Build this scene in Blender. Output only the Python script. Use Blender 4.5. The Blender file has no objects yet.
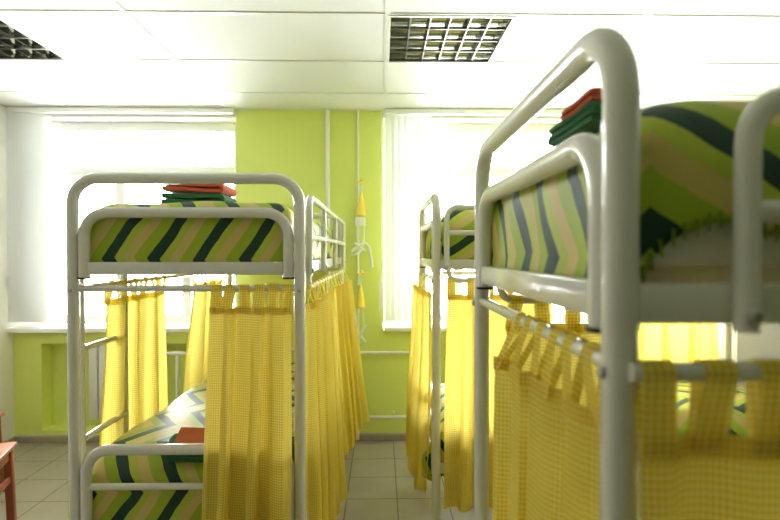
import bpy, bmesh, math, random
from mathutils import Vector, Matrix
random.seed(7)
PI = math.pi
sc = bpy.context.scene
col = sc.collection

# ------------------------------------------------------------------ materials
def new_mat(name):
    m = bpy.data.materials.new(name); m.use_nodes = True
    nt = m.node_tree
    for n in list(nt.nodes): nt.nodes.remove(n)
    out = nt.nodes.new('ShaderNodeOutputMaterial')
    return m, nt, out

def N(nt, kind, **kw):
    n = nt.nodes.new(kind)
    for k, v in kw.items(): setattr(n, k, v)
    return n

def rgba(c): return (c[0], c[1], c[2], 1.0)

def principled(name, color, rough=0.5, metal=0.0, noise=0.0, nscale=20.0, bump=0.0, bscale=200.0, sheen=0.0, coat=0.0, spec=0.5):
    m, nt, out = new_mat(name)
    p = N(nt, 'ShaderNodeBsdfPrincipled')
    p.inputs['Base Color'].default_value = rgba(color)
    p.inputs['Roughness'].default_value = rough
    p.inputs['Metallic'].default_value = metal
    p.inputs['Specular IOR Level'].default_value = spec
    p.inputs['Sheen Weight'].default_value = sheen
    p.inputs['Coat Weight'].default_value = coat
    nt.links.new(p.outputs[0], out.inputs[0])
    tc = N(nt, 'ShaderNodeTexCoord')
    if noise > 0:
        nz = N(nt, 'ShaderNodeTexNoise'); nz.inputs['Scale'].default_value = nscale
        nt.links.new(tc.outputs['Object'], nz.inputs['Vector'])
        mx = N(nt, 'ShaderNodeMix', data_type='RGBA')
        mx.inputs[6].default_value = rgba([c*(1-noise) for c in color])
        mx.inputs[7].default_value = rgba([min(1, c*(1+noise)) for c in color])
        nt.links.new(nz.outputs['Fac'], mx.inputs[0]); nt.links.new(mx.outputs[2], p.inputs['Base Color'])
    if bump > 0:
        nz = N(nt, 'ShaderNodeTexNoise'); nz.inputs['Scale'].default_value = bscale
        nt.links.new(tc.outputs['Object'], nz.inputs['Vector'])
        b = N(nt, 'ShaderNodeBump'); b.inputs['Strength'].default_value = bump; b.inputs['Distance'].default_value = 0.002
        nt.links.new(nz.outputs['Fac'], b.inputs['Height']); nt.links.new(b.outputs[0], p.inputs['Normal'])
    return m

def math_node(nt, op, a, b=None, clamp=False):
    n = N(nt, 'ShaderNodeMath', operation=op); n.use_clamp = clamp
    for i, v in enumerate((a, b)):
        if v is None: continue
        if isinstance(v, (int, float)): n.inputs[i].default_value = v
        else: nt.links.new(v, n.inputs[i])
    return n.outputs[0]

def gingham_mat(name, full, mid, pale, pitch=0.0105, trans=0.5):
    m, nt, out = new_mat(name)
    uv = N(nt, 'ShaderNodeUVMap'); uv.uv_map = 'UVMap'
    sep = N(nt, 'ShaderNodeSeparateXYZ'); nt.links.new(uv.outputs[0], sep.inputs[0])
    fs = []
    for k in (0, 1):
        fr = math_node(nt, 'FRACT', math_node(nt, 'DIVIDE', sep.outputs[k], pitch))
        fs.append(math_node(nt, 'GREATER_THAN', fr, 0.42))
    s = math_node(nt, 'MULTIPLY', math_node(nt, 'ADD', fs[0], fs[1]), 0.5)
    cr = N(nt, 'ShaderNodeValToRGB'); cr.color_ramp.interpolation = 'LINEAR'
    cr.color_ramp.elements[0].color = rgba(pale); cr.color_ramp.elements[1].color = rgba(full)
    e = cr.color_ramp.elements.new(0.5); e.color = rgba(mid)
    nt.links.new(s, cr.inputs[0])
    d = N(nt, 'ShaderNodeBsdfDiffuse'); t = N(nt, 'ShaderNodeBsdfTranslucent')
    nt.links.new(cr.outputs[0], d.inputs[0]); nt.links.new(cr.outputs[0], t.inputs[0])
    mx = N(nt, 'ShaderNodeMixShader'); mx.inputs[0].default_value = trans
    nt.links.new(d.outputs[0], mx.inputs[1]); nt.links.new(t.outputs[0], mx.inputs[2])
    nt.links.new(mx.outputs[0], out.inputs[0])
    return m

def chevron_mat(name):
    m, nt, out = new_mat(name)
    uv = N(nt, 'ShaderNodeUVMap'); uv.uv_map = 'UVMap'
    nz = N(nt, 'ShaderNodeTexNoise'); nz.inputs['Scale'].default_value = 9.0
    nt.links.new(uv.outputs[0], nz.inputs['Vector'])
    sep = N(nt, 'ShaderNodeSeparateXYZ'); nt.links.new(uv.outputs[0], sep.inputs[0])
    wob = math_node(nt, 'MULTIPLY', math_node(nt, 'SUBTRACT', nz.outputs['Fac'], 0.5), 0.018)
    tri = N(nt, 'ShaderNodeMath', operation='PINGPONG')
    nt.links.new(sep.outputs[1], tri.inputs[0]); tri.inputs[1].default_value = 0.185
    sh = math_node(nt, 'MULTIPLY', tri.outputs[0], 0.70)
    u = math_node(nt, 'ADD', math_node(nt, 'ADD', sep.outputs[0], sh), wob)
    ph = math_node(nt, 'FRACT', math_node(nt, 'DIVIDE', u, 0.166))
    cr = N(nt, 'ShaderNodeValToRGB'); cr.color_ramp.interpolation = 'CONSTANT'
    el = cr.color_ramp.elements
    el[0].position = 0.0; el[0].color = rgba((0.006, 0.045, 0.018))
    el[1].position = 0.27; el[1].color = rgba((0.34, 0.45, 0.015))
    for pos, c in ((0.56, (0.60, 0.48, 0.14)), (0.80, (0.46, 0.54, 0.05))):
        e = el.new(pos); e.color = rgba(c)
    nt.links.new(ph, cr.inputs[0])
    p = N(nt, 'ShaderNodeBsdfPrincipled')
    nt.links.new(cr.outputs[0], p.inputs['Base Color'])
    p.inputs['Roughness'].default_value = 0.54
    p.inputs['Specular IOR Level'].default_value = 0.4; p.inputs['Sheen Weight'].default_value = 0.06; p.inputs['Sheen Roughness'].default_value = 0.4
    b = N(nt, 'ShaderNodeBump'); b.inputs['Strength'].default_value = 0.25; b.inputs['Distance'].default_value = 0.004
    nz2 = N(nt, 'ShaderNodeTexNoise'); nz2.inputs['Scale'].default_value = 40.0
    nt.links.new(uv.outputs[0], nz2.inputs['Vector'])
    nt.links.new(nz2.outputs['Fac'], b.inputs['Height']); nt.links.new(b.outputs[0], p.inputs['Normal'])
    nt.links.new(p.outputs[0], out.inputs[0])
    return m

def tile_mat(name):
    m, nt, out = new_mat(name)
    tc = N(nt, 'ShaderNodeTexCoord')
    mp = N(nt, 'ShaderNodeMapping'); mp.inputs['Location'].default_value = TILE_OFF
    nt.links.new(tc.outputs['Object'], mp.inputs['Vector'])
    sep = N(nt, 'ShaderNodeSeparateXYZ'); nt.links.new(mp.outputs[0], sep.inputs[0])
    g = []
    for k in (0, 1):
        fr = math_node(nt, 'FRACT', math_node(nt, 'DIVIDE', sep.outputs[k], 0.3))
        dd = math_node(nt, 'ABSOLUTE', math_node(nt, 'SUBTRACT', fr, 0.5))
        g.append(math_node(nt, 'GREATER_THAN', dd, 0.489))
    gr = math_node(nt, 'MAXIMUM', g[0], g[1])
    nz = N(nt, 'ShaderNodeTexNoise'); nz.inputs['Scale'].default_value = 6.0; nz.inputs['Detail'].default_value = 6.0
    nt.links.new(tc.outputs['Object'], nz.inputs['Vector'])
    a = N(nt, 'ShaderNodeMix', data_type='RGBA')
    a.inputs[6].default_value = rgba((0.34, 0.30, 0.22)); a.inputs[7].default_value = rgba((0.46, 0.42, 0.33))
    nt.links.new(nz.outputs['Fac'], a.inputs[0])
    c = N(nt, 'ShaderNodeMix', data_type='RGBA'); c.inputs[7].default_value = rgba((0.13, 0.12, 0.085))
    nt.links.new(a.outputs[2], c.inputs[6]); nt.links.new(gr, c.inputs[0])
    p = N(nt, 'ShaderNodeBsdfPrincipled'); p.inputs['Roughness'].default_value = 0.32
    nt.links.new(c.outputs[2], p.inputs['Base Color'])
    b = N(nt, 'ShaderNodeBump'); b.inputs['Strength'].default_value = 0.5; b.inputs['Distance'].default_value = 0.002; b.invert = True
    nt.links.new(gr, b.inputs['Height']); nt.links.new(b.outputs[0], p.inputs['Normal'])
    nt.links.new(p.outputs[0], out.inputs[0])
    return m

def wood_mat(name, c1, c2):
    m, nt, out = new_mat(name)
    tc = N(nt, 'ShaderNodeTexCoord')
    mp = N(nt, 'ShaderNodeMapping'); mp.inputs['Scale'].default_value = (30, 30, 3)
    nt.links.new(tc.outputs['Object'], mp.inputs['Vector'])
    nz = N(nt, 'ShaderNodeTexNoise'); nz.inputs['Scale'].default_value = 1.5; nz.inputs['Detail'].default_value = 8
    nt.links.new(mp.outputs[0], nz.inputs['Vector'])
    mx = N(nt, 'ShaderNodeMix', data_type='RGBA'); mx.inputs[6].default_value = rgba(c1); mx.inputs[7].default_value = rgba(c2)
    nt.links.new(nz.outputs['Fac'], mx.inputs[0])
    p = N(nt, 'ShaderNodeBsdfPrincipled'); p.inputs['Roughness'].default_value = 0.3
    nt.links.new(mx.outputs[2], p.inputs['Base Color']); nt.links.new(p.outputs[0], out.inputs[0])
    return m

def translucent_mat(name, color, f=0.4):
    m, nt, out = new_mat(name)
    d = N(nt, 'ShaderNodeBsdfDiffuse'); t = N(nt, 'ShaderNodeBsdfTranslucent')
    d.inputs[0].default_value = rgba(color); t.inputs[0].default_value = rgba(color)
    mx = N(nt, 'ShaderNodeMixShader'); mx.inputs[0].default_value = f
    nt.links.new(d.outputs[0], mx.inputs[1]); nt.links.new(t.outputs[0], mx.inputs[2])
    nt.links.new(mx.outputs[0], out.inputs[0])
    return m

def glass_mat(name):
    m, nt, out = new_mat(name)
    t = N(nt, 'ShaderNodeBsdfTransparent'); g = N(nt, 'ShaderNodeBsdfGlossy'); g.inputs['Roughness'].default_value = 0.0
    lw = N(nt, 'ShaderNodeFresnel'); lw.inputs[0].default_value = 1.45
    mx = N(nt, 'ShaderNodeMixShader')
    nt.links.new(lw.outputs[0], mx.inputs[0]); nt.links.new(t.outputs[0], mx.inputs[1]); nt.links.new(g.outputs[0], mx.inputs[2])
    nt.links.new(mx.outputs[0], out.inputs[0])
    return m

TILE_OFF = (0.205, 0.225, 0)
LIME = (0.73, 0.82, 0.21)
M = dict(
    frame=principled('white_enamel', (0.69, 0.685, 0.60), 0.22, coat=0.3),
    plug=principled('black_rubber', (0.015, 0.015, 0.013), 0.5),
    steel=principled('zinc_steel', (0.45, 0.45, 0.42), 0.3, 0.9),
    curtain=gingham_mat('yellow_gingham', (0.80, 0.60, 0.05), (0.90, 0.76, 0.15), (0.95, 0.89, 0.40), 0.0088, 0.48),
    blanket=chevron_mat('chevron_fleece'),
    stitch=principled('lime_yarn', (0.16, 0.26, 0.01), 0.8),
    mattress=principled('mattress_ticking', (0.76, 0.74, 0.66), 0.8, noise=0.1, nscale=60),
    slat=principled('bed_slat_wood', (0.45, 0.32, 0.18), 0.6, noise=0.2),
    red=principled('red_terry', (0.62, 0.095, 0.04), 0.9, bump=0.6, bscale=500, sheen=0.2),
    orange=principled('orange_terry', (0.60, 0.14, 0.03), 0.9, bump=0.6, bscale=500, sheen=0.2),
    green=principled('green_terry', (0.02, 0.16, 0.05), 0.9, bump=0.6, bscale=500, sheen=0.2),
    lime=principled('lime_paint', LIME, 0.6, bump=0.15, bscale=120),
    white=principled('white_wall_paint', (0.80, 0.79, 0.74), 0.7, bump=0.15, bscale=120),
    ceil=principled('ceiling_tile', (0.74, 0.745, 0.71), 0.8, bump=0.2, bscale=300),
    tee=principled('ceiling_tee', (0.70, 0.70, 0.66), 0.4),
    pvc=principled('white_plastic', (0.90, 0.90, 0.89), 0.3),
    blind=translucent_mat('blind_fabric', (0.84, 0.85, 0.84), 0.22),
    floor=None,
    base=principled('plinth_tile', (0.36, 0.32, 0.25), 0.4, noise=0.15, nscale=15),
    basecap=principled('plinth_cap', (0.52, 0.49, 0.42), 0.5),
    pipe=principled('pipe_paint', (0.80, 0.80, 0.76), 0.35),
    radiator=principled('radiator_enamel', (0.78, 0.78, 0.74), 0.35),
    wood=wood_mat('red_brown_wood', (0.20, 0.045, 0.012), (0.33, 0.085, 0.025)),
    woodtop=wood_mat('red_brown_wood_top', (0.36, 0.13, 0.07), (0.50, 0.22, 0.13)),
    mirror=principled('louvre_mirror', (0.55, 0.55, 0.48), 0.10, 1.0),
    tube=principled('tube_glass', (0.6, 0.6, 0.56), 0.3),
    blade=principled('louvre_blade', (0.09, 0.09, 0.07), 0.3, 1.0),
    glass=glass_mat('window_glass'),
    yellow=principled('yellow_plastic', (0.96, 0.76, 0.10), 0.4),
    cord=principled('white_cord', (0.82, 0.83, 0.78), 0.6),
    brass=principled('valve_brass', (0.25, 0.13, 0.06), 0.4, 0.6),
    tan=principled('tan_wall_paint', (0.42, 0.36, 0.26), 0.7),
    olive=principled('shade_block_olive', (0.10, 0.11, 0.05), 0.7),  # dark tone for the added light-blocking wall
    door=principled('door_paint', (0.70, 0.68, 0.62), 0.4),
)
M['floor'] = tile_mat('floor_tile')

# ------------------------------------------------------------------ mesh helpers
def link(name, bm, mat, parent=None, smooth=True, loc=None):
    bmesh.ops.recalc_face_normals(bm, faces=bm.faces[:])
    me = bpy.data.meshes.new(name); bm.to_mesh(me); bm.free()
    me.materials.append(mat)
    if smooth:
        for p in me.polygons: p.use_smooth = True
        try: me.set_sharp_from_angle(angle=math.radians(40))
        except Exception: pass
    o = bpy.data.objects.new(name, me); col.objects.link(o)
    if parent is not None: o.parent = parent
    if loc is not None: o.location = loc
    return o

def empty(name, loc=(0, 0, 0), rotz=0.0):
    e = bpy.data.objects.new(name, None); col.objects.link(e)
    e.location = loc; e.rotation_euler = (0, 0, rotz); e.empty_display_size = 0.1
    return e

def tag(o, label, cat, group=None, kind=None):
    if label: o['label'] = label
    if cat: o['category'] = cat
    if group: o['group'] = group
    if kind: o['kind'] = kind
    return o

def structure(o):
    o['kind'] = 'structure'; return o

def box(bm, x0, y0, z0, x1, y1, z1, bevel=0.0):
    r = bmesh.ops.create_cube(bm, size=1.0)
    vs = r['verts']
    for v in vs:
        v.co.x = x0 if v.co.x < 0 else x1
        v.co.y = y0 if v.co.y < 0 else y1
        v.co.z = z0 if v.co.z < 0 else z1
    if bevel > 0:
        es = set(e for v in vs for e in v.link_edges)
        bmesh.ops.bevel(bm, geom=list(es), offset=bevel, segments=2, affect='EDGES', profile=0.5)

def boxo(name, a, mat, parent=None, bevel=0.0):
    bm = bmesh.new(); box(bm, *a, bevel=bevel)
    return link(name, bm, mat, parent, smooth=bevel > 0)

def fillet(pts, radii, seg=8):
    """polyline with rounded corners"""
    pts = [Vector(p) for p in pts]
    if isinstance(radii, (int, float)): radii = [radii]*len(pts)
    out = [pts[0]]
    for i in range(1, len(pts)-1):
        p, a, b = pts[i], pts[i-1], pts[i+1]
        d1 = (a-p).normalized(); d2 = (b-p).normalized()
        ang = d1.angle(d2)
        r = radii[i]
        t = r/math.tan(ang/2)
        c = p+(d1+d2).normalized()*(r/math.sin(ang/2))
        s = p+d1*t; e = p+d2*t
        v0 = s-c; v1 = e-c
        th = v0.angle(v1)
        for k in range(seg+1):
            f = k/seg
            out.append(c+(v0*math.sin((1-f)*th)+v1*math.sin(f*th))/math.sin(th))
    out.append(pts[-1])
    return out

def tube(bm, pts, r, seg=14, caps=True, closed=False):
    pts = [Vector(p) for p in pts]
    n = len(pts)
    rr = r if isinstance(r, (list, tuple)) else [r]*n
    tang = []
    for i in range(n):
        if closed: t = (pts[(i+1) % n]-pts[i-1])
        else: t = pts[min(i+1, n-1)]-pts[max(i-1, 0)]
        tang.append(t.normalized())
    up = Vector((0, 0, 1)) if abs(tang[0].z) < 0.9 else Vector((1, 0, 0))
    nrm = (up-tang[0]*up.dot(tang[0])).normalized()
    rings = []
    for i in range(n):
        if i > 0:
            nrm = (nrm-tang[i]*nrm.dot(tang[i])).normalized()
        b = tang[i].cross(nrm)
        rings.append([bm.verts.new(pts[i]+(nrm*math.cos(2*PI*k/seg)+b*math.sin(2*PI*k/seg))*rr[i]) for k in range(seg)])
    for i in range(n if closed else n-1):
        A = rings[i]; B = rings[(i+1) % n]
        for k in range(seg):
            bm.faces.new((A[k], A[(k+1) % seg], B[(k+1) % seg], B[k]))
    if caps and not closed:
        bm.faces.new(rings[0]); bm.faces.new(rings[-1])

def tubeo(name, pts, r, mat, parent=None, seg=14):
    bm = bmesh.new(); tube(bm, pts, r, seg); return link(name, bm, mat, parent)

def lathe(bm, prof, c=(0, 0, 0), seg=16):
    rings = []
    for (r, z) in prof:
        rings.append([bm.verts.new((c[0]+r*math.cos(2*PI*k/seg), c[1]+r*math.sin(2*PI*k/seg), c[2]+z)) for k in range(seg)])
    for a, b in zip(rings, rings[1:]):
        for k in range(seg): bm.faces.new((a[k], a[(k+1) % seg], b[(k+1) % seg], b[k]))
    bm.faces.new(rings[0]); bm.faces.new(rings[-1])

# ------------------------------------------------------------------ camera
CAM_Z = 1.47
cam = bpy.data.cameras.new('camera'); co = bpy.data.objects.new('camera', cam); col.objects.link(co)
cam.lens = 24.0; cam.sensor_width = 36.0
co.location = (0, 0, CAM_Z); co.rotation_euler = (math.radians(90-0.88), 0, math.radians(-0.99))
cam.clip_start = 0.02
cam.dof.use_dof = True; cam.dof.focus_distance = 2.0; cam.dof.aperture_fstop = 2.8
sc.camera = co

# ------------------------------------------------------------------ room
XR2 = 2.50                       # right end of the right window
XL, XR, YB, YF, ZC = -2.82, 3.05, 4.03, -3.2, 2.565
WT = 0.30                       # outer wall thickness
SILL = 0.895; WTOP = 2.50
PIER0, PIER1 = -1.115, 0.015     # lime pier between the windows

structure(boxo('floor', (XL-0.1, YF-0.1, -0.1, XR+0.1, YB+WT, 0.0), M['floor']))
structure(boxo('wall_left', (XL-0.15, YF-0.1, 0, XL, YB+WT, ZC+0.12), M['white']))
structure(boxo('wall_right', (XR, YF-0.1, 0, XR+0.15, YB+WT, ZC+0.12), M['white']))
structure(boxo('wall_front', (XL, YF-0.15, 0, XR, YF, ZC+0.12), M['tan']))
# back wall in lime paint: pier, parapets with radiator niches, lintel
bm = bmesh.new()
box(bm, PIER0, YB, 0, PIER1, YB+WT, ZC+0.1)
box(bm, XR2, YB, 0, XR, YB+WT, ZC+0.1)
NICHE = 0.13
for (x0, x1, n0, n1) in ((XL, PIER0, -2.61, -1.30), (PIER1, XR2, 0.22, 2.2)):
    box(bm, x0, YB+NICHE, 0, x1, YB+WT, SILL-0.035)                     # thin back of the niche
    box(bm, x0, YB, 0, n0, YB+NICHE, SILL-0.035)
    box(bm, n1, YB, 0, x1, YB+NICHE, SILL-0.035)
    box(bm, n0, YB, SILL-0.13, n1, YB+NICHE, SILL-0.035)
    box(bm, n0, YB, 0, n1, YB+NICHE, 0.095)
structure(link('wall_back', bm, M['lime'], smooth=False))
bm = bmesh.new()
box(bm, XL, YB, WTOP, PIER0, YB+WT, ZC+0.1); box(bm, PIER1, YB, WTOP, XR2, YB+WT, ZC+0.1)
structure(link('wall_lintel', bm, M['white'], smooth=False))
for nm, a in (('baseboard_back', (XL+0.02, YB-0.015, 0, XR-0.02, YB, 0.05)), ('baseboard_left', (XL, YF, 0, XL+0.015, YB, 0.05)),
              ('baseboard_right', (XR-0.015, YF, 0, XR, YB-0.02, 0.05))):
    b = structure(boxo(nm, a, M['base'], bevel=0.003))
    x0, y0, z0, x1, y1, z1 = a
    boxo('plinth_cap', (x0, y0, z1, x1, y1, z1+0.012), M['basecap'], b)
structure(boxo('wall_shade_block', (-0.25, YF, 0, XR, -0.12, ZC+0.12), M['olive']))  # added unseen dark wall behind the camera, cuts bounce light on the nearest bed
structure(boxo('door_1', (-1.2, YF, 0.0, -0.3, YF+0.03, 2.05), M['door'], bevel=0.004))

# windows
WY0, WY1 = YB+0.15, YB+0.22
def window(name, x0, x1, glass0, mull):
    root = empty(name, ((x0+x1)/2, WY0, SILL)); structure(root)
    ox, oy, oz = root.location
    def part(nm, a, mat, par=root, bevel=0.004):
        return boxo(nm, (a[0]-ox, a[1]-oy, a[2]-oz, a[3]-ox, a[4]-oy, a[5]-oz), mat, par, bevel)
    bm = bmesh.new()
    def b(*a): box(bm, a[0]-ox, a[1]-oy, a[2]-oz, a[3]-ox, a[4]-oy, a[5]-oz, bevel=0.004)
    ZT, Z1, Z2 = 2.43, 2.155, 2.07
    b(x0, WY0, SILL, glass0, WY1, WTOP); b(x1-0.06, WY0, SILL, x1, WY1, WTOP)
    b(glass0, WY0, ZT, x1-0.06, WY1, WTOP); b(glass0, WY0, SILL, x1-0.06, WY1, SILL+0.07)
    b(glass0, WY0, Z2, x1-0.06, WY1, Z1)
    link('window_frame', bm, M['pvc'], root)
    for mx in mull:
        part('mullion', (mx-0.035, WY0-0.012, SILL+0.07, mx+0.035, WY1-0.01, Z2), M['pvc'])
    xs = [glass0]+list(mull)+[x1-0.06]
    part('pane', (glass0, WY0+0.03, Z1, x1-0.06, WY0+0.036, ZT), M['glass'], bevel=0)
    for a, c in zip(xs, xs[1:]):
        part('pane', (a, WY0+0.03, SILL+0.07, c, WY0+0.036, Z2), M['glass'], bevel=0)
    return root
window('window_1', XL, PIER0, -2.535, (-2.07, -1.55))
window('window_2', PIER1, XR2, 0.20, (0.62, 1.25, 1.88))
structure(boxo('trim_1', (XL, YB-0.075, SILL-0.035, PIER0+0.005, WY0, SILL), M['pvc'], bevel=0.008))
structure(boxo('trim_2', (PIER1+0.015, YB-0.075, SILL-0.035, XR2, WY0, SILL), M['pvc'], bevel=0.008))

# suspended ceiling of 1.2 x 0.6 m tiles with two 0.6 m recessed lights
GX = 0.03
FIX = [(GX-2.4, GX-1.8), (GX, GX+0.6)]
FY0, FY1 = 2.41, 3.01
bm = bmesh.new()
ylines = [FY0+0.6*k for k in range(-10, 3)]
xs = sorted(set([XL]+[GX+q for q in (-2.4, -1.8, -1.2, 0.0, 0.6, 1.2, 2.4)]+[XR]))
ys = sorted(set([YF]+[y for y in ylines if YF < y < YB]+[YB]))
for a, b_ in zip(xs, xs[1:]):
    for c, d in zip(ys, ys[1:]):
        if abs(c-FY0) < 0.01 and any(abs(a-f[0]) < 0.01 for f in FIX): continue
        box(bm, a, c, ZC, b_, d, ZC+0.02)
ceil = structure(link('ceiling', bm, M['ceil'], smooth=False))
bm = bmesh.new()
for x in [GX+q for q in (-2.4, -1.2, 0.0, 1.2, 2.4)]: box(bm, x-0.012, YF, ZC-0.005, x+0.012, YB, ZC+0.001)
for y in ys[1:-1]: box(bm, XL, y-0.012, ZC-0.004, XR, y+0.012, ZC+0.001)
for f in FIX: box(bm, f[0]-0.012, FY0, ZC-0.0045, f[0]+0.012, FY1, ZC+0.001); box(bm, f[1]-0.012, FY0, ZC-0.0045, f[1]+0.012, FY1, ZC+0.001)
box(bm, XL, YB-0.02, ZC-0.004, XR, YB, ZC+0.001); box(bm, XL, YF, ZC-0.004, XL+0.02, YB, ZC+0.001)
link('grid_tee', bm, M['tee'], ceil, smooth=False)
structure(boxo('ceiling_slab', (XL-0.15, YF-0.1, ZC+0.12, XR+0.15, YB+WT, ZC+0.2), M['ceil']))

def ceiling_light(x0, label):
    S = 0.6; root = empty('ceiling_light', (x0+S/2, FY0+S/2, ZC)); tag(root, label, 'ceiling light', 'recessed louvre ceiling lights')
    h = S/2; fr = 0.016
    bm = bmesh.new()
    for a in ((-h+0.002, -h+0.002, h-0.002, -h+fr), (-h+0.002, h-fr, h-0.002, h-0.002), (-h+0.002, -h+fr, -h+fr, h-fr), (h-fr, -h+fr, h-0.002, h-fr)):
        box(bm, a[0], a[1], -0.008, a[2], a[3], 0.01)
    link('frame', bm, M['tee'], root, smooth=False)
    bm = bmesh.new(); i = h-fr
    box(bm, -i-0.004, -i-0.004, 0.0, -i, i+0.004, 0.085); box(bm, i, -i-0.004, 0.0, i+0.004, i+0.004, 0.085)
    box(bm, -i, -i-0.004, 0, i, -i, 0.085); box(bm, -i, i, 0, i, i+0.004, 0.085); box(bm, -i, -i, 0.081, i, i, 0.085)
    link('housing', bm, M['mirror'], root, smooth=False)
    rows = 4; w = 2*i/rows
    for r in range(rows):
        yc = -i+w*(r+0.5)
        bm = bmesh.new(); prev = None
        for k in range(13):
            a = PI*k/12
            y = yc-math.cos(a)*w*0.5; z = 0.004+0.066*math.sin(a)**0.8
            cur = (bm.verts.new((-i, y, z)), bm.verts.new((i, y, z)))
            if prev: bm.faces.new((prev[0], prev[1], cur[1], cur[0]))
            prev = cur
        link('reflector', bm, M['mirror'], root)
        tubeo('lamp_tube', [(-i+0.01, yc, 0.048), (i-0.01, yc, 0.048)], 0.011, M['tube'], root, 12)
        # cross blades of this row
    for c in range(1, 6):
        xc = -i+2*i*c/6
        bm = bmesh.new()
        for r in range(rows):
            yc = -i+w*(r+0.5); prev = None
            for k in range(9):
                y = yc-w*0.5+w*k/8; q = math.sin(PI*k/8)
                top = 0.004+0.034*q+0.012
                v = [bm.verts.new(p) for p in ((xc-0.0025, y, 0.0), (xc+0.0025, y, 0.0), (xc+0.001, y, top), (xc-0.001, y, top))]
                if prev:
                    for m_ in range(4): bm.faces.new((prev[m_], prev[(m_+1) % 4], v[(m_+1) % 4], v[m_]))
                prev = v
        link('cross_blade', bm, M['blade'], root)
    for r in range(rows+1):
        yc = -i+w*r
        boxo('long_blade', (-i, yc-0.0035, -0.002, i, yc+0.0035, 0.012), M['blade'], root, 0.001)
ceiling_light(FIX[0][0], 'recessed square ceiling light with mirror louvre, at the left edge near the left wall')
ceiling_light(FIX[1][0], 'recessed square ceiling light with mirror louvre reflecting green, above the right-hand beds')

# ------------------------------------------------------------------ bunk beds  (local: length +x, width +y, near corner post at origin)
L, W, R = 1.95, 0.82, 0.0203
ZTOP, ZROD, ZDK, ZLOW = 1.737, 1.337, 1.412, 0.445
def bunk_bed(loc, rot, label, guards, ladder_side=None, straight=False):
    root = empty('bunk_bed', loc, rot); tag(root, label, 'bunk bed', 'white metal bunk beds')
    for ei, x in enumerate((0.0, L)):
        f = tubeo('post_frame', fillet([(x, 0, 0.012), (x, 0, ZTOP), (x, W, ZTOP), (x, W, 0.012)], 0.092, 10), R, M['frame'], root, 18)
        for y in (0, W):
            bm = bmesh.new(); lathe(bm, [(0.019, 0), (0.0235, 0.004), (0.0235, 0.022), (0.021, 0.03)], (x, y, 0.0)); link('foot_cap', bm, M['plug'], f)
        for y, s in ((0, -1), (W, 1)):
            bm = bmesh.new(); lathe(bm, [(0.0075, 0), (0.0075, 0.003), (0.004, 0.006)], seg=10)
            bmesh.ops.rotate(bm, verts=bm.verts, matrix=Matrix.Rotation(-PI/2 if x == 0 else PI/2, 3, 'Y'))
            link('bolt', bm, M['steel'], f, loc=(x+(-R if x == 0 else R), y, ZROD-0.006))
        ins = 0.041
        for ztop, zbot, mid in ((1.613, 1.378, None), (0.748, 0.40, 0.612)):
            a = tubeo('end_arch', fillet([(x, ins, zbot), (x, ins, ztop), (x, W-ins, ztop), (x, W-ins, zbot)], 0.085, 10), R*0.98, M['frame'], root, 18)
            for y in (ins, W-ins):
                bm = bmesh.new(); lathe(bm, [(R*1.1, -0.006), (R*1.1, 0.0)], (x, y, zbot)); link('plug', bm, M['plug'], a)
            if mid: tubeo('cross_bar', [(x, ins, mid), (x, W-ins, mid)], 0.0125, M['frame'], a, 12)
            zz = ZDK if ztop > 1 else ZLOW
            boxo('end_rail', (x-0.014, ins+0.018, zz-0.024, x+0.014, W-ins-0.018, zz+0.022), M['frame'], root, 0.004)
        tubeo('curtain_rod', [(x, 0, ZROD), (x, W, ZROD)], 0.0115, M['frame'], root, 12)
    for zz in (ZDK, ZLOW):
        for y in (0.0, W):
            boxo('side_rail', (0.015, y-0.013, zz-0.024, L-0.015, y+0.013, zz+0.022), M['frame'], root, 0.004)
        bm = bmesh.new()
        for k in range(14):
            x = 0.08+k*(L-0.16)/13
            box(bm, x-0.03, 0.013, zz-0.012, x+0.03, W-0.013, zz+0.002)
        link('slat_base', bm, M['slat'], root, smooth=False)
    # long-side curtain rods with ends bent up to the deck rail
    for y, s in ((-0.024, -1), (W+0.024, 1)):
        if straight and s < 0:
            tubeo('curtain_rod', [(0.0, y, ZROD), (L, y, ZROD)], 0.011, M['frame'], root, 12); continue
        tubeo('curtain_rod', fillet([(0.055, y, ZDK-0.01), (0.055, y, ZROD), (L-0.055, y, ZROD), (L-0.055, y, ZDK-0.01)], 0.04, 6), 0.011, M['frame'], root, 12)
    for side, x0, x1, posts, zg, zm in guards:
        y = -0.027 if side == 0 else W+0.027
        s = -1 if side == 0 else 1
        g = tubeo('guard_rail', fillet([(x0, y, ZDK-0.03), (x0, y, zg), (x1, y, zg), (x1, y, ZDK-0.03)], 0.05, 8), 0.0135, M['frame'], root, 14)
        tubeo('cross_bar', [(x0, y, zm), (x1, y, zm)], 0.0125, M['frame'], g, 12)
        for px in posts:
            tubeo('guard_post', [(px, y, ZDK-0.03), (px, y, zg-0.002)], 0.0125, M['frame'], g, 12)
        for px in [x0, x1]+posts:
            bm = bmesh.new(); lathe(bm, [(0.010, 0), (0.010, 0.003), (0.006, 0.007)], seg=12)
            bmesh.ops.rotate(bm, verts=bm.verts, matrix=Matrix.Rotation(PI/2 if s < 0 else -PI/2, 3, 'X'))
            link('bolt', bm, M['steel'], g, loc=(px, y+s*0.0125, ZDK-0.012))
    if ladder_side is not None:
        y = -0.03 if ladder_side == 0 else W+0.03
        l = tubeo('ladder', [(0.10, y, 0.0), (0.10, y, ZDK-0.0)], 0.0125, M['frame'], root, 12)
        tubeo('ladder_post', [(0.44, y, 0.0), (0.44, y, ZDK-0.0)], 0.0125, M['frame'], l, 12)
        for z in (0.40, 0.75, 1.10):
            tubeo('rung', [(0.10, y, z), (0.44, y, z)], 0.012, M['frame'], l, 12)
    return root

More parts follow.
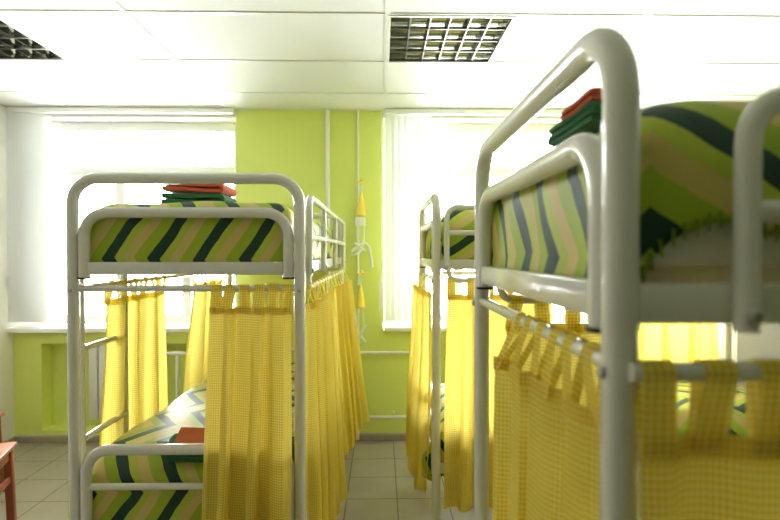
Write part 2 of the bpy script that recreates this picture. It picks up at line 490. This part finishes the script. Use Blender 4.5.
LB = (-0.297, 1.905, 0); RB = (0.275, 0.593, 0); MB_ = (0.262, 2.45, 0)
bunk_bed(LB, PI/2, 'white metal bunk bed standing alone on the left with its end towards the camera', [(0, 0.055, L-0.12, [0.55, 1.15], 1.678, 1.53)], 1)
bunk_bed(RB, 0, 'white metal bunk bed close to the camera on the right, blurred', [(0, 0.128, 1.2, [0.66], 1.64, 1.515), (1, 0.05, 1.2, [0.62], 1.678, 1.53)], straight=True)
bunk_bed(MB_, 0, 'white metal bunk bed in the middle by the right window, behind the nearest bed', [(0, 0.045, 1.2, [0.62], 1.678, 1.56)])

def B(bed, rot):
    """local bed coordinates -> world"""
    m = Matrix.Rotation(rot, 4, 'Z'); o = Vector(bed)
    return lambda x, y, z: o+(m @ Vector((x, y, z)))
TL, TR, TM = B(LB, PI/2), B(RB, 0), B(MB_, 0)

# ------------------------------------------------------------------ mattresses and blankets
def mattress(T, rot, z0, label, top=0.20):
    bm = bmesh.new(); box(bm, 0.03, 0.048, 0, L-0.03, W-0.048, top)
    bmesh.ops.bevel(bm, geom=[e for e in bm.edges], offset=0.035, segments=4, affect='EDGES')
    o = link('mattress', bm, M['mattress']); o.location = T(0, 0, z0+0.002); o.rotation_euler = (0, 0, rot)
    tag(o, label, 'mattress', 'mattresses on the bunk beds')
    return o

def arc_drape(a, h, r):
    """1-D drape: arc coordinate a over half width h with corner radius r -> (x, drop)"""
    s = 1 if a >= 0 else -1; a = abs(a)
    if a < h-r: return s*a, 0.0
    t = a-(h-r)
    if t < r*PI/2:
        th = t/r; return s*(h-r+r*math.sin(th)), r*(1-math.cos(th))
    return s*h, r+(t-r*PI/2)

def blanket(T, rot, ztop, label, drop_end, drop_side, seed, hem=None, stitch_side=None, phase=0.0, voff=0.0, r=0.075, crown_h=0.024, fall=0.12, slope=0.0, flaps=(), yexp=6, wide=0.0):
    rnd = random.Random(seed)
    hx, hy = L/2-0.022, W/2-0.034+wide
    cx, cy = L/2, W/2
    nx, ny = 170, 76
    ax = hx+drop_end-r*(1-2/PI)*0+0.0; 
    ext = lambda h, d: (h-r)+r*PI/2+max(0, d-r)
    bm = bmesh.new(); uvl = bm.loops.layers.uv.new('UVMap')
    grid = []; uvs = {}
    ph = [rnd.uniform(0, 6.28) for _ in range(8)]
    for i in range(nx+1):
        row = []
        fx = -1+2*i/nx
        for j in range(ny+1):
            fy = -1+2*j/ny
            aX = fx*ext(hx, drop_end)
            lx = aX+cx
            ds = drop_side if hem is None else hem(lx, -1 if fy < 0 else 1, drop_side)
            aY = fy*ext(hy, ds)
            x, dx = arc_drape(aX, hx, r); y, dy = arc_drape(aY, hy, r)
            d = math.hypot(dx, dy) if max(dx, dy) < r else max(dx, dy, math.hypot(min(dx, r), min(dy, r)))
            q = min(1.0, max(0.0, (hx-abs(x))/fall)); crown = (crown_h-slope*(x+hx)/(2*hx))*(1-(y/hy)**yexp)*q*q*(3-2*q)
            wr = 0.004*math.sin(11*aX+ph[0]+3*math.sin(5*aY+ph[1]))+0.0035*math.sin(17*aY+ph[2]+2.5*math.sin(4*aX+ph[3]))
            if dx > r*0.9 or dy > r*0.9:
                k = 0.005*math.sin(26*(aX if dy > dx else aY)+ph[4])
                nxv = (1 if x > 0 else -1) if dx >= dy else 0; nyv = (1 if y > 0 else -1) if dy > dx else 0
                for side, sg, at, am in flaps:
                    if side == 'end' and nxv == sg: k += am*math.exp(-((y-at)/0.07)**2)*min(1, max(0, dx-r)/0.12)
                    if side == 'long' and nyv == sg: k += am*math.exp(-((x-at)/0.07)**2)*min(1, max(0, dy-r)/0.12)
                x += nxv*k; y += nyv*k
            v = bm.verts.new((cx+x, cy+y, ztop+crown-d+wr)); uvs[v] = (aY+phase, aX+voff)
            row.append(v)
        grid.append(row)
    for i in range(nx):
        for j in range(ny):
            f = bm.faces.new((grid[i][j], grid[i+1][j], grid[i+1][j+1], grid[i][j+1]))
            for lp in f.loops: lp[uvl].uv = uvs[lp.vert]
    edge = [g[0].co.copy() for g in grid]
    o = link('blanket', bm, M['blanket']); o.location = T(0, 0, 0); o.rotation_euler = (0, 0, rot)
    sm = o.modifiers.new('thickness', 'SOLIDIFY'); sm.thickness = 0.006; sm.offset = 0
    tag(o, label, 'blanket', 'chevron blankets on the bunk beds')
    if stitch_side:
        bm = bmesh.new(); acc = 0
        fine = []
        for a, b in zip(edge, edge[1:]):
            n = max(1, int((b-a).length/0.011))
            for k in range(n): fine.append(a.lerp(b, k/n))
        for p in fine:
            if stitch_side[0] < p.x < stitch_side[1]:
                q = Vector((p.x+rnd.uniform(-0.002, 0.002), p.y-0.006, p.z+0.014))
                e = Vector((p.x, p.y-0.007, p.z-0.007))
                tube(bm, [q, e], 0.0022, 6)
        link('edge_stitching', bm, M['stitch'], o)
    return o

UZ, LZ = ZDK+0.004, ZLOW+0.004
def hem_near(lx, side, d):
    if side > 0: return 0.21
    # hem rides up on the near long side
    pts = ((-9, 0.225), (0.02, 0.222), (0.085, 0.168), (0.125, 0.152), (0.18, 0.168), (0.3, 0.172), (9, 0.172))
    for (a, va), (b, vb) in zip(pts, pts[1:]):
        if lx <= b: return va+(vb-va)*(lx-a)/(b-a)+0.003*math.sin(lx*70)
    return 0.172
for T, rot, bed, lower in ((TL, PI/2, 'left bed with its end to the camera', True), (TR, 0, 'blurred bed nearest the camera on the right', True), (TM, 0, 'middle bed by the right window', True)):
    mattress(T, rot, UZ, 'pale mattress on the top bunk of the '+bed, 0.218)
    mattress(T, rot, LZ, 'pale mattress on the bottom bunk of the '+bed, 0.192)
hxl = L/2-0.022
ZB = UZ+0.228+0.010
blanket(TL, PI/2, ZB-0.008, 'lime, tan and dark green zigzag blanket on the top bunk of the left bed', 0.235, 0.22, 1, phase=0.06, voff=0.012, crown_h=0.012)
blanket(TL, PI/2, LZ+0.205, 'zigzag green and cream blanket on the bottom bunk of the left bed, brightly lit', 0.27, 0.24, 2, phase=0.03, voff=0.085, crown_h=0.072, fall=0.12, slope=0.045, r=0.040, yexp=24, wide=0.016, flaps=[('long', 1, -hxl+0.05, 0.08)])
blanket(TR, 0, ZB, 'zigzag blanket with stitched green edge on the top bunk nearest the camera', 0.235, 0.2, 3, hem=hem_near, stitch_side=(0.02, 0.9), phase=0.02, voff=0.185)
blanket(TR, 0, LZ+0.205, 'zigzag blanket on the bottom bunk nearest the camera, behind the gingham curtains', 0.2, 0.2, 4)
blanket(TM, 0, ZB, 'zigzag green blanket on the top bunk of the middle bed behind the guard rail', 0.235, 0.22, 5, phase=0.10)
blanket(TM, 0, LZ+0.205, 'zigzag blanket on the bottom bunk of the middle bed, corner showing between curtains', 0.29, 0.26, 6, phase=0.04, crown_h=0.045, fall=0.25, flaps=[('end', -1, -0.30, 0.085)])

# ------------------------------------------------------------------ folded towels
def towel(loc, rot, w, d, layers, th, mat, label, seed, tilt=0.0, tx=0.0, group='folded towels on the bunks', rz=0.0):
    rnd = random.Random(seed)
    # serpentine ribbon in (x,z), extruded along y
    path = []; g = th*1.12
    for k in range(layers):
        z = th/2+k*g; e = [rnd.uniform(-0.006, 0.006) for _ in range(2)]
        xs_ = [-w/2+g/2, w/2-g/2] if k % 2 == 0 else [w/2-g/2, -w/2+g/2]
        for i in range(9):
            f = i/8; path.append(Vector((xs_[0]+(xs_[1]-xs_[0])*f, 0, z+0.0012*math.sin(7*f+k))))
        if k < layers-1:
            c = Vector((xs_[1], 0, z+g/2)); s = 1 if k % 2 == 0 else -1
            for i in range(1, 6):
                a = -PI/2+PI*i/6; path.append(c+Vector((s*math.cos(a)*g/2, 0, math.sin(a)*g/2)))
    ht = th/2; n = len(path); bm = bmesh.new(); ny = 8; rings = []
    for j in range(ny+1):
        y = -d/2+d*j/ny; ring_t = []; ring_b = []
        for i in range(n):
            t = (path[min(i+1, n-1)]-path[max(i-1, 0)]).normalized(); nn = Vector((-t.z, 0, t.x))
            wob = 0.0012*math.sin(9*y*10+i*0.6+seed)
            p = path[i]+Vector((0, y*(1+0.02*math.sin(i+seed)), wob))
            hh = ht*(0.7 if j in (0, ny) else 1.0)
            ring_t.append(bm.verts.new(p+nn*hh)); ring_b.append(bm.verts.new(p-nn*hh))
        rings.append(ring_t+ring_b[::-1])
    for A, C in zip(rings, rings[1:]):
        m_ = len(A)
        for i in range(m_): bm.faces.new((A[i], A[(i+1) % m_], C[(i+1) % m_], C[i]))
    for A in (rings[0], rings[-1]):
        for i in range(n-1): bm.faces.new((A[i], A[i+1], A[2*n-2-i], A[2*n-1-i]))
    o = link('towel', bm, mat); o.location = loc; o.rotation_euler = (tx, tilt, rot)
    tag(o, label, 'towel', group)
    return o
zt = ZB-0.008+0.012+0.002
towel((-0.765, 2.20, zt), 0.02, 0.255, 0.20, 2, 0.022, M['green'], 'dark green folded towel under the red one on the left top bunk', 1, 0.01)
towel((-0.765, 2.20, zt+0.052), 0.0, 0.25, 0.19, 2, 0.020, M['red'], 'red folded towel on top of the green one on the left top bunk', 2, 0.05)
zt2 = LZ+0.205+0.016
towel((-0.66, 1.995, 0.700), 0.0, 0.29, 0.10, 3, 0.0165, M['green'], 'dark green folded towel on the left bottom bunk behind the bed end', 3, 0.0, 0.42)
towel((-0.655, 1.976, 0.750), 0.0, 0.245, 0.095, 2, 0.013, M['orange'], 'orange red folded towel on the green one on the left bottom bunk', 4, 0.0, 0.42)
towel((0.385, 0.955, ZB+0.030), PI/2+0.25, 0.14, 0.085, 3, 0.011, M['green'], 'green folded towel on the top bunk nearest the camera', 5, 0.16)
towel((0.387, 0.932, ZB+0.067), PI/2+0.25, 0.095, 0.078, 2, 0.010, M['red'], 'red folded towel, mostly behind the near post, on the nearest top bunk', 6, 0.22)

# ------------------------------------------------------------------ curtains
def curtain(p0, p1, out, zbot, label, folds, seed, amp=(0.012, 0.022), shift0=0.0, shift1=0.0, outb=0.0, tabs=5, tabw=0.036, rod=0.0115, group='yellow gingham bed curtains', tabh=0.066, over=0.95, drop1=0.0, outb1=None, out0=0.0, out1=None):
    """hangs from a rod line p0->p1 (z of rod axis); out = outward unit normal"""
    rnd = random.Random(seed)
    p0 = Vector(p0); p1 = Vector(p1); out = Vector(out).normalized()
    al = (p1-p0); ln = al.length; al.normalize()
    if outb1 is None: outb1 = outb
    if out1 is None: out1 = out0
    ztop = p0.z-tabh
    ns, nt_ = max(40, int(folds*14)), 36
    ph = rnd.uniform(0, 6.28); ph2 = rnd.uniform(0, 6.28)
    def pos(s, t):
        ss = s+0.05*math.sin(2*PI*s*2.3+ph)*min(s, 1-s)*2
        a = amp[0]+(amp[1]-amp[0])*min(1, t*1.6)
        off = a*(math.sin(2*PI*folds*ss+ph)+0.35*math.sin(2*PI*folds*1.9*ss+ph2+t*1.5))
        off += 0.010*math.sin(3.1*t+ph2+5*s)*t
        e = t**1.15
        off += out0*(1-s)+out1*s+(outb*(1-s)+outb1*s)*e
        lat = ln*s+(shift0*(1-s)+shift1*s)*e-ln/(4*PI*folds)*over*(0.35+0.65*min(1, t*3))*math.sin(4*PI*folds*ss+2*ph)*min(1, 12*s, 12*(1-s))+0.006*math.sin(5*t+9*s+ph)*t
        z = ztop-(ztop-(zbot-drop1*s))*t
        return p0+al*lat+out*off+Vector((0, 0, z-p0.z))
    bm = bmesh.new(); uvl = bm.loops.layers.uv.new('UVMap'); uvs = {}
    # arc length along a middle row for UV
    mid = [pos(i/ns, 0.5) for i in range(ns+1)]; acc = [0.0]
    for a, b in zip(mid, mid[1:]): acc.append(acc[-1]+max((b-a).length, ln/ns*1.25))
    g = []
    org = p0.copy()
    for i in range(ns+1):
        row = []
        for j in range(nt_+1):
            t = j/nt_; v = bm.verts.new(pos(i/ns, t)-org); uvs[v] = (acc[i], (ztop-zbot)*(1-t)); row.append(v)
        g.append(row)
    for i in range(ns):
        for j in range(nt_):
            f = bm.faces.new((g[i][j], g[i+1][j], g[i+1][j+1], g[i][j+1]))
            for lp in f.loops: lp[uvl].uv = uvs[lp.vert]
    o = link('bed_curtain', bm, M['curtain']); o.location = org
    tag(o, label, 'curtain', group)
    # hem band: a second thickness of cloth along the top edge
    bm = bmesh.new(); uvl = bm.loops.layers.uv.new('UVMap'); prev = None
    for i in range(ns+1):
        a = pos(i/ns, 0.0)+out*0.003-org; b = pos(i/ns, 0.0)+out*0.003+Vector((0, 0, -0.028))-org
        cur = (bm.verts.new(a), bm.verts.new(b), acc[i])
        if prev:
            f = bm.faces.new((prev[0], cur[0], cur[1], prev[1]))
            for lp, u in zip(f.loops, ((prev[2], .03), (cur[2], .03), (cur[2], 0), (prev[2], 0))): lp[uvl].uv = u
        prev = cur
    link('top_hem', bm, M['curtain'], o)
    for k in range(tabs):
        s = (k+0.5)/tabs if tabs < 3 else 0.03+0.94*k/(tabs-1)
        s = min(max(s, tabw/2/ln), 1-tabw/2/ln)
        base = pos(s, 0.0)-org
        c = p0+al*(ln*s)-org
        rr = rod+0.003
        prof = [base+out*0.003+Vector((0, 0, -0.02))]
        for q in range(9):
            a = PI*q/8
            prof.append(c+out*(rr*math.cos(a))+Vector((0, 0, rr*math.sin(a))))
        prof.append(base-out*0.003+Vector((0, 0, -0.02)))
        bm = bmesh.new(); uvl = bm.loops.layers.uv.new('UVMap'); prev = None; l = 0; lastp = None
        u0 = rnd.random()
        jit = rnd.uniform(-0.006, 0.006)
        for pi_, p in enumerate(prof):
            if lastp is not None: l += (p-lastp).length
            lastp = p
            jj = jit if 0 < pi_ < len(prof)-1 else 0
            tw = tabw*(0.5 if 0 < pi_ < len(prof)-1 else 0.56)
            vs = [bm.verts.new(p+al*(-tw+jj)), bm.verts.new(p+out*0.0+al*jj), bm.verts.new(p+al*(tw+jj))]
            cur = (vs, l)
            if prev:
                for m_ in (0, 1):
                    f = bm.faces.new((prev[0][m_], prev[0][m_+1], vs[m_+1], vs[m_]))
                    for lp, uvv in zip(f.loops, ((u0+m_*tabw/2, prev[1]), (u0+(m_+1)*tabw/2, prev[1]), (u0+(m_+1)*tabw/2, l), (u0+m_*tabw/2, l))): lp[uvl].uv = uvv
            prev = cur
        link('tab', bm, M['curtain'], o)
    return o

yl = 1.905
# left bed
curtain((-0.615, yl, ZROD), (-0.325, yl, ZROD), (0, -1, 0), 0.27, 'wide yellow gingham curtain hanging from the near end of the left bed', 3.2, 11, over=1.5, amp=(0.014, 0.032), shift0=-0.02, shift1=0.0, outb=0.09, tabs=6, out0=0.03)
xs_l = -0.30+0.024
curtain((xs_l, 1.935, ZROD), (xs_l, 2.75, ZROD), (1, 0, 0), 0.22, 'yellow gingham curtain along the right side of the left bed, beside its post', 5, 12, amp=(0.010, 0.018), outb=-0.005, outb1=0.08, shift0=0.0, shift1=-0.1, tabs=8, rod=0.011, out0=0.0, out1=0.015)
curtain((xs_l, 2.92, ZROD), (xs_l, 3.72, ZROD), (1, 0, 0), 0.29, 'pale yellow curtain flaring at the far right corner of the left bed', 4, 13, amp=(0.014, 0.02), outb=0.045, outb1=0.13, shift0=0.05, shift1=-0.08, tabs=6, rod=0.011, out0=0.015, out1=0.05)
xf = -0.30-W-0.024
curtain((xf, 2.19, ZROD), (xf, 2.76, ZROD), (-1, 0, 0), 0.63, 'sunlit yellow curtain behind the ladder of the left bed', 3.5, 14, amp=(0.014, 0.022), outb=0.01, outb1=0.01, tabs=6, rod=0.011, drop1=0.14)
curtain((xf, 3.22, ZROD), (xf, 3.78, ZROD), (-1, 0, 0), 0.60, 'yellow curtain at the far left corner of the left bed, beside the radiator pipe', 3.2, 15, amp=(0.014, 0.022), outb=0.03, shift0=-0.12, tabs=5, rod=0.011)
# middle bed
curtain((0.262, 2.50, ZROD), (0.262, 3.24, ZROD), (-1, 0, 0), 0.25, 'yellow curtain on the end of the middle bed, against the lime wall', 3.6, 16, amp=(0.012, 0.02), outb=0.02, outb1=0.05, shift0=0.0, tabs=5, out0=0.02, out1=0.06)
curtain((0.312, 2.426, ZROD), (0.80, 2.426, ZROD), (0, -1, 0), 0.28, 'yellow curtain on the long side of the middle bed, beside the near bed post', 3.5, 17, amp=(0.012, 0.026), outb=0.04, shift0=-0.03, tabs=6, rod=0.011)
curtain((1.62, 2.45+W+0.024, ZROD), (2.15, 2.45+W+0.024, ZROD), (0, 1, 0), 0.45, 'backlit yellow curtain on the window side of the middle bed', 3.5, 18, amp=(0.014, 0.03), outb=0.0, tabs=6, rod=0.011)
# near bed
curtain((0.278, 0.645, ZROD), (0.278, 1.02, ZROD), (-1, 0, 0), 0.25, 'blurred yellow gingham curtain on the end of the nearest bed, left of its near post', 3.6, 19, over=1.2, amp=(0.010, 0.020), outb=0.0, outb1=0.015, out0=0.004, out1=0.046, tabs=6, tabh=0.07)
curtain((0.284, 0.593-0.024, ZROD), (0.90, 0.593-0.024, ZROD), (0, -1, 0), 0.27, 'dim yellow gingham curtain filling the lower right corner, on the nearest bed', 4.5, 21, amp=(0.008, 0.024), outb=0.03, tabs=10, tabw=0.036, rod=0.011, tabh=0.072)
curtain((0.35, 0.593+W+0.024, ZROD), (0.72, 0.593+W+0.024, ZROD), (0, 1, 0), 0.40, 'yellow curtain on the far long side of the nearest bed, seen under its deck', 3.2, 22, amp=(0.010, 0.02), outb=0.02, tabs=5, rod=0.011)

# ------------------------------------------------------------------ vertical blinds
def vertical_blind(x0, x1, n, ang, label, zb, bw=0.089, cord=None):
    y = YB-0.045; root = empty('vertical_blind', ((x0+x1)/2, y, 2.54)); tag(root, label, 'blind', 'white vertical blinds gathered to the side')
    cx = (x0+x1)/2
    for k in range(n):
        x = x0+(x1-x0)*(k+0.5)/n-cx
        bm = bmesh.new(); prev = None
        for q in range(7):
            f = q/6-0.5; bow = 0.006*(1-(2*f)**2)
            p = Vector((f*bw, bow, 0)); p.rotate(Matrix.Rotation(ang, 3, 'Z'))
            cur = [bm.verts.new((p.x, p.y, 0.0)), bm.verts.new((p.x, p.y, zb-2.50))]
            if prev: bm.faces.new((prev[0], cur[0], cur[1], prev[1]))
            prev = cur
        s = link('slat', bm, M['blind'], root, loc=(x, 0, -0.03))
    return root
vb = vertical_blind(-2.79, -2.52, 9, math.radians(40), 'white vertical blind gathered in the left corner of the left window', 0.93)
boxo('headrail', (-2.81+2.655, -0.02, -0.02, -1.12+2.655, 0.02, 0.02), M['pvc'], vb, 0.003)
tubeo('cord', [(-2.80+2.655, -0.01, -0.03), (-2.80+2.655, -0.01, -1.25)], 0.003, M['cord'], vb, 6)
boxo('cord_weight', (-2.815+2.655, -0.02, -1.36, -2.785+2.655, 0.0, -1.25), M['pvc'], vb, 0.004)
vb = vertical_blind(0.05, 0.335, 6, math.radians(18), 'white vertical blind hanging beside the lime pier at the right window', 0.93)
boxo('headrail', (0.03-0.1925, -0.02, -0.02, 2.45-0.1925, 0.02, 0.02), M['pvc'], vb, 0.003)
tubeo('cord', [(0.005-0.1925, -0.012, 0.0), (0.005-0.1925, -0.012, -1.3)], 0.003, M['cord'], vb, 6)
boxo('cord_weight', (-0.012-0.1925, -0.026, -1.52, 0.022-0.1925, -0.002, -1.3), M['pvc'], vb, 0.004)

# ------------------------------------------------------------------ pipes, radiators
def px(x, d): return (x-381)*d/520.0
def pz(y, d): return CAM_Z-(y-252)*d/520.0
yp = YB-0.028
tag(tubeo('heating_pipe', [(px(328, 4.0), yp, 0.015), (px(328, 4.0), yp, ZC-0.005)], 0.0165, M['pipe']), 'thick white vertical pipe on the lime pier, behind the left bed guard rail', 'pipe')
tag(tubeo('heating_pipe', [(px(358, 4.0), yp+0.012, 0.012), (px(358, 4.0), yp+0.012, ZC-0.005)], 0.008, M['pipe']), 'thin white vertical pipe on the lime pier beside the hanging yellow cones', 'pipe')
z1, z2 = pz(353, 3.98), pz(418, 3.98)
p = tubeo('heating_pipe', [(-1.68, yp-0.02, z1), (0.30, yp-0.02, z1)], 0.0125, M['pipe']); tag(p, 'upper white horizontal heating pipe running along the wall to the radiator', 'pipe')
tubeo('drop_pipe', [(px(178, 3.98), yp-0.02, z1), (px(178, 3.98), yp-0.02, z2)], 0.0125, M['pipe'], p)
tubeo('tee_fitting', [(px(172, 3.98), yp-0.02, z1), (px(184, 3.98), yp-0.02, z1)], 0.017, M['pipe'], p)
p = tubeo('heating_pipe', [(-1.68, yp-0.02, z2), (0.30, yp-0.02, z2)], 0.0125, M['pipe']); tag(p, 'lower white horizontal heating pipe near the floor on the lime wall', 'pipe')
for xx in (-0.3, 0.1): tubeo('pipe_clip', [(xx, yp-0.02, z2), (xx, yp-0.02, z2+0.03), (xx, YB, z2+0.03)], 0.005, M['pipe'], p, 8)
rad = empty('radiator', (-1.98, YB+0.03, 0.17)); tag(rad, 'white ribbed radiator in the lime niche under the left window', 'radiator')
for k in range(7):
    bm = bmesh.new(); box(bm, -0.28+0.075*k, -0.02, 0.0, -0.28+0.075*k+0.066, 0.07, 0.60, bevel=0.012); link('fin', bm, M['radiator'], rad)
tubeo('valve', [(0.245, 0.0, 0.552), (0.31, 0.0, 0.552)], 0.016, M['brass'], rad)
tubeo('header_pipe', [(-0.26, 0.03, 0.54), (0.24, 0.03, 0.54)], 0.014, M['radiator'], rad)
tubeo('foot', [(-0.2, 0.03, 0.0), (-0.2, 0.03, -0.16)], 0.012, M['radiator'], rad); tubeo('foot', [(0.17, 0.03, 0.0), (0.17, 0.03, -0.16)], 0.012, M['radiator'], rad)

# hanging yellow cones with white cord on the pier
def pendant(x, ytop, label, style):
    d = 3.96; X = px(x, d)
    root = empty('hanging_cone', (X, YB-0.045, pz(ytop, d))); tag(root, label, 'hanging ornament', 'yellow cones hanging on the lime pier')
    k = d/520
    bm = bmesh.new(); lathe(bm, [(0.006, 0), (0.018, 0.004), (0.020, 0.012), (0.012, 0.02)])
    bmesh.ops.rotate(bm, verts=bm.verts, matrix=Matrix.Rotation(PI/2, 3, 'X'))
    h = link('hook', bm, M['yellow'], root, loc=(0.01, 0.045, 0))
    for s in (-1, 1): tubeo('hook_arm', [(0, -0.02, 0), (s*0.022, -0.03, -0.010), (s*0.042, -0.03, 0.002)], 0.006, M['yellow'], h, 8)
    tubeo('hook_arm', [(0, -0.02, 0), (-0.008, -0.03, -0.012), (-0.014, -0.034, -0.022)], 0.006, M['yellow'], h, 8)
    tubeo('cord', [(0.006, 0, -0.01), (0.012, 0, -6*k), (0.002, 0, -13*k)], 0.004, M['cord'], root, 8)
    tubeo('cord', [(0.014, 0.004, -0.01), (-0.004, 0, -7*k), (0.0, 0, -13*k)], 0.004, M['cord'], root, 8)
    bm = bmesh.new(); lathe(bm, [(0.012, -12*k), (0.018, -17*k), (0.028, -25*k), (0.036, -34*k), (0.030, -35*k), (0.008, -30*k)]); link('cone', bm, M['yellow'], root)
    if style == 0:
        bm = bmesh.new(); box(bm, -0.045, -0.02, -45*k, 0.03, 0.02, -36.5*k, bevel=0.006); link('tag_box', bm, M['cord'], root)
        tubeo('cord', [(-0.03, 0, -45*k), (-0.032, 0, -55*k), (-0.02, 0, -66*k)], 0.004, M['cord'], root, 8)
        tubeo('cord', [(0.02, 0, -45*k), (0.022, 0, -55*k), (0.012, 0, -66*k)], 0.004, M['cord'], root, 8)
        for pts, r in (([(-0.07, 0, -70*k), (-0.02, -0.01, -65*k), (0.03, 0, -62*k), (0.06, 0, -66*k), (0.075, 0, -76*k), (0.085, 0, -86*k)], 0.011),
                       ([(-0.075, 0, -74*k), (-0.04, -0.01, -73*k), (0.02, 0.0, -67*k)], 0.010), ([(-0.05, 0, -62*k), (-0.01, -0.01, -66*k), (0.03, 0, -70*k)], 0.009)):
            tubeo('ribbon', fillet(pts, 0.012, 4), r, M['cord'], root, 8)
    else:
        tubeo('cord', [(-0.022, 0, -35*k), (-0.026, 0, -45*k), (-0.03, 0, -55*k)], 0.0045, M['cord'], root, 8)
        tubeo('cord', [(0.022, 0, -35*k), (0.026, 0, -45*k), (0.03, 0, -55*k)], 0.0045, M['cord'], root, 8)
        for pts in ([(-0.05, 0, -56*k), (-0.05, -0.01, -68*k), (0.0, 0, -70*k)], [(0.045, 0, -52*k), (0.015, -0.01, -59*k), (-0.015, 0, -66*k)], [(-0.03, 0, -55*k), (-0.01, 0, -62*k), (0.04, 0, -70*k)]):
            tubeo('ribbon', fillet(pts, 0.006, 4), 0.011, M['cord'], root, 8)
pendant(361, 181, 'upper yellow cone hanging from a hook with white box and ribbon on the lime pier', 0)
pendant(360, 273, 'lower yellow cone hanging from a hook with white cord on the lime pier', 1)

# ------------------------------------------------------------------ wooden stools at the left edge
def stool(loc, rot, label):
    root = empty('stool', loc, rot); tag(root, label, 'stool', 'reddish wooden stools by the left wall')
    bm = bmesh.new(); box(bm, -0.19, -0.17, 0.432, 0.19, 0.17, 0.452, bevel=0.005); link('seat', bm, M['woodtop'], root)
    bm = bmesh.new()
    for s in (-1, 1):
        box(bm, -0.15, s*0.135-0.01, 0.37, 0.15, s*0.135+0.01, 0.432); box(bm, s*0.155-0.01, -0.13, 0.37, s*0.155+0.01, 0.13, 0.432)
    link('apron', bm, M['wood'], root, smooth=False)
    for sx in (-1, 1):
        for sy in (-1, 1):
            bm = bmesh.new()
            for z, w in ((0.0, 0.016), (0.432, 0.02)): pass
            box(bm, sx*0.155-0.019, sy*0.135-0.019, 0, sx*0.155+0.019, sy*0.135+0.019, 0.432, bevel=0.004)
            for v in bm.verts:
                if v.co.z < 0.1: v.co.x += sx*0.012; v.co.y += sy*0.012
            link('leg', bm, M['wood'], root)
    for s in (-1, 1):
        boxo('stretcher', (-0.14, s*0.142-0.009, 0.20, 0.14, s*0.142+0.009, 0.235), M['wood'], root, 0.003)
        boxo('stretcher', (s*0.162-0.009, -0.125, 0.25, s*0.162+0.009, 0.125, 0.285), M['wood'], root, 0.003)
stool((-2.085, 2.60, 0), math.radians(18), 'reddish brown wooden stool at the lower left edge, nearest the camera')
stool((-2.565, 3.15, 0), math.radians(6), 'second reddish wooden stool at the left edge, behind the nearer stool')

cab = empty('cabinet', (2.66, 3.62, 0)); tag(cab, 'pale cabinet glimpsed at the right edge, beyond the curtains of the middle bed', 'cabinet')
boxo('body', (-0.30, -0.20, 0.06, 0.30, 0.20, 1.15), M['door'], cab, 0.004)
boxo('plinth', (-0.28, -0.18, 0.0, 0.28, 0.18, 0.06), M['plug'], cab)
for sx in (-1, 1):
    dr = boxo('door', (min(0, sx*0.297)+(0.002 if sx > 0 else 0), -0.218, 0.08, max(0, sx*0.297)-(0.002 if sx < 0 else 0), -0.2005, 1.14), M['door'], cab, 0.003)
    tubeo('handle', [(sx*0.04, -0.218, 0.55), (sx*0.04, -0.24, 0.56), (sx*0.04, -0.24, 0.66), (sx*0.04, -0.218, 0.67)], 0.005, M['steel'], dr, 8)

# ------------------------------------------------------------------ light
w = bpy.data.worlds.new('overcast_sky'); sc.world = w; w.use_nodes = True
nt = w.node_tree; bg = nt.nodes['Background']
bg.inputs[0].default_value = (0.95, 0.98, 1.0, 1); bg.inputs[1].default_value = 8.0
for x0, x1 in ((XL, PIER0), (PIER1, XR2)):
    ld = bpy.data.lights.new('window_daylight', 'AREA'); ld.shape = 'RECTANGLE'; ld.size = x1-x0-0.02; ld.size_y = WTOP-SILL-0.02
    ld.cycles.is_portal = True
    lo = bpy.data.objects.new('window_daylight', ld); col.objects.link(lo)
    lo.location = ((x0+x1)/2, YB+WT+0.02, (WTOP+SILL)/2); lo.rotation_euler = (-PI/2, 0, 0)

sc.view_settings.view_transform = 'Standard'; sc.view_settings.look = 'None'
sc.view_settings.gamma = 1.0; sc.view_settings.use_curve_mapping = False
sc.view_settings.exposure = 2.1
sc.cycles.max_bounces = 14; sc.cycles.diffuse_bounces = 8; sc.cycles.transmission_bounces = 8; sc.cycles.transparent_max_bounces = 12; sc.cycles.glossy_bounces = 5
sc.cycles.use_denoising = True
sc.cycles.sample_clamp_indirect = 10.0
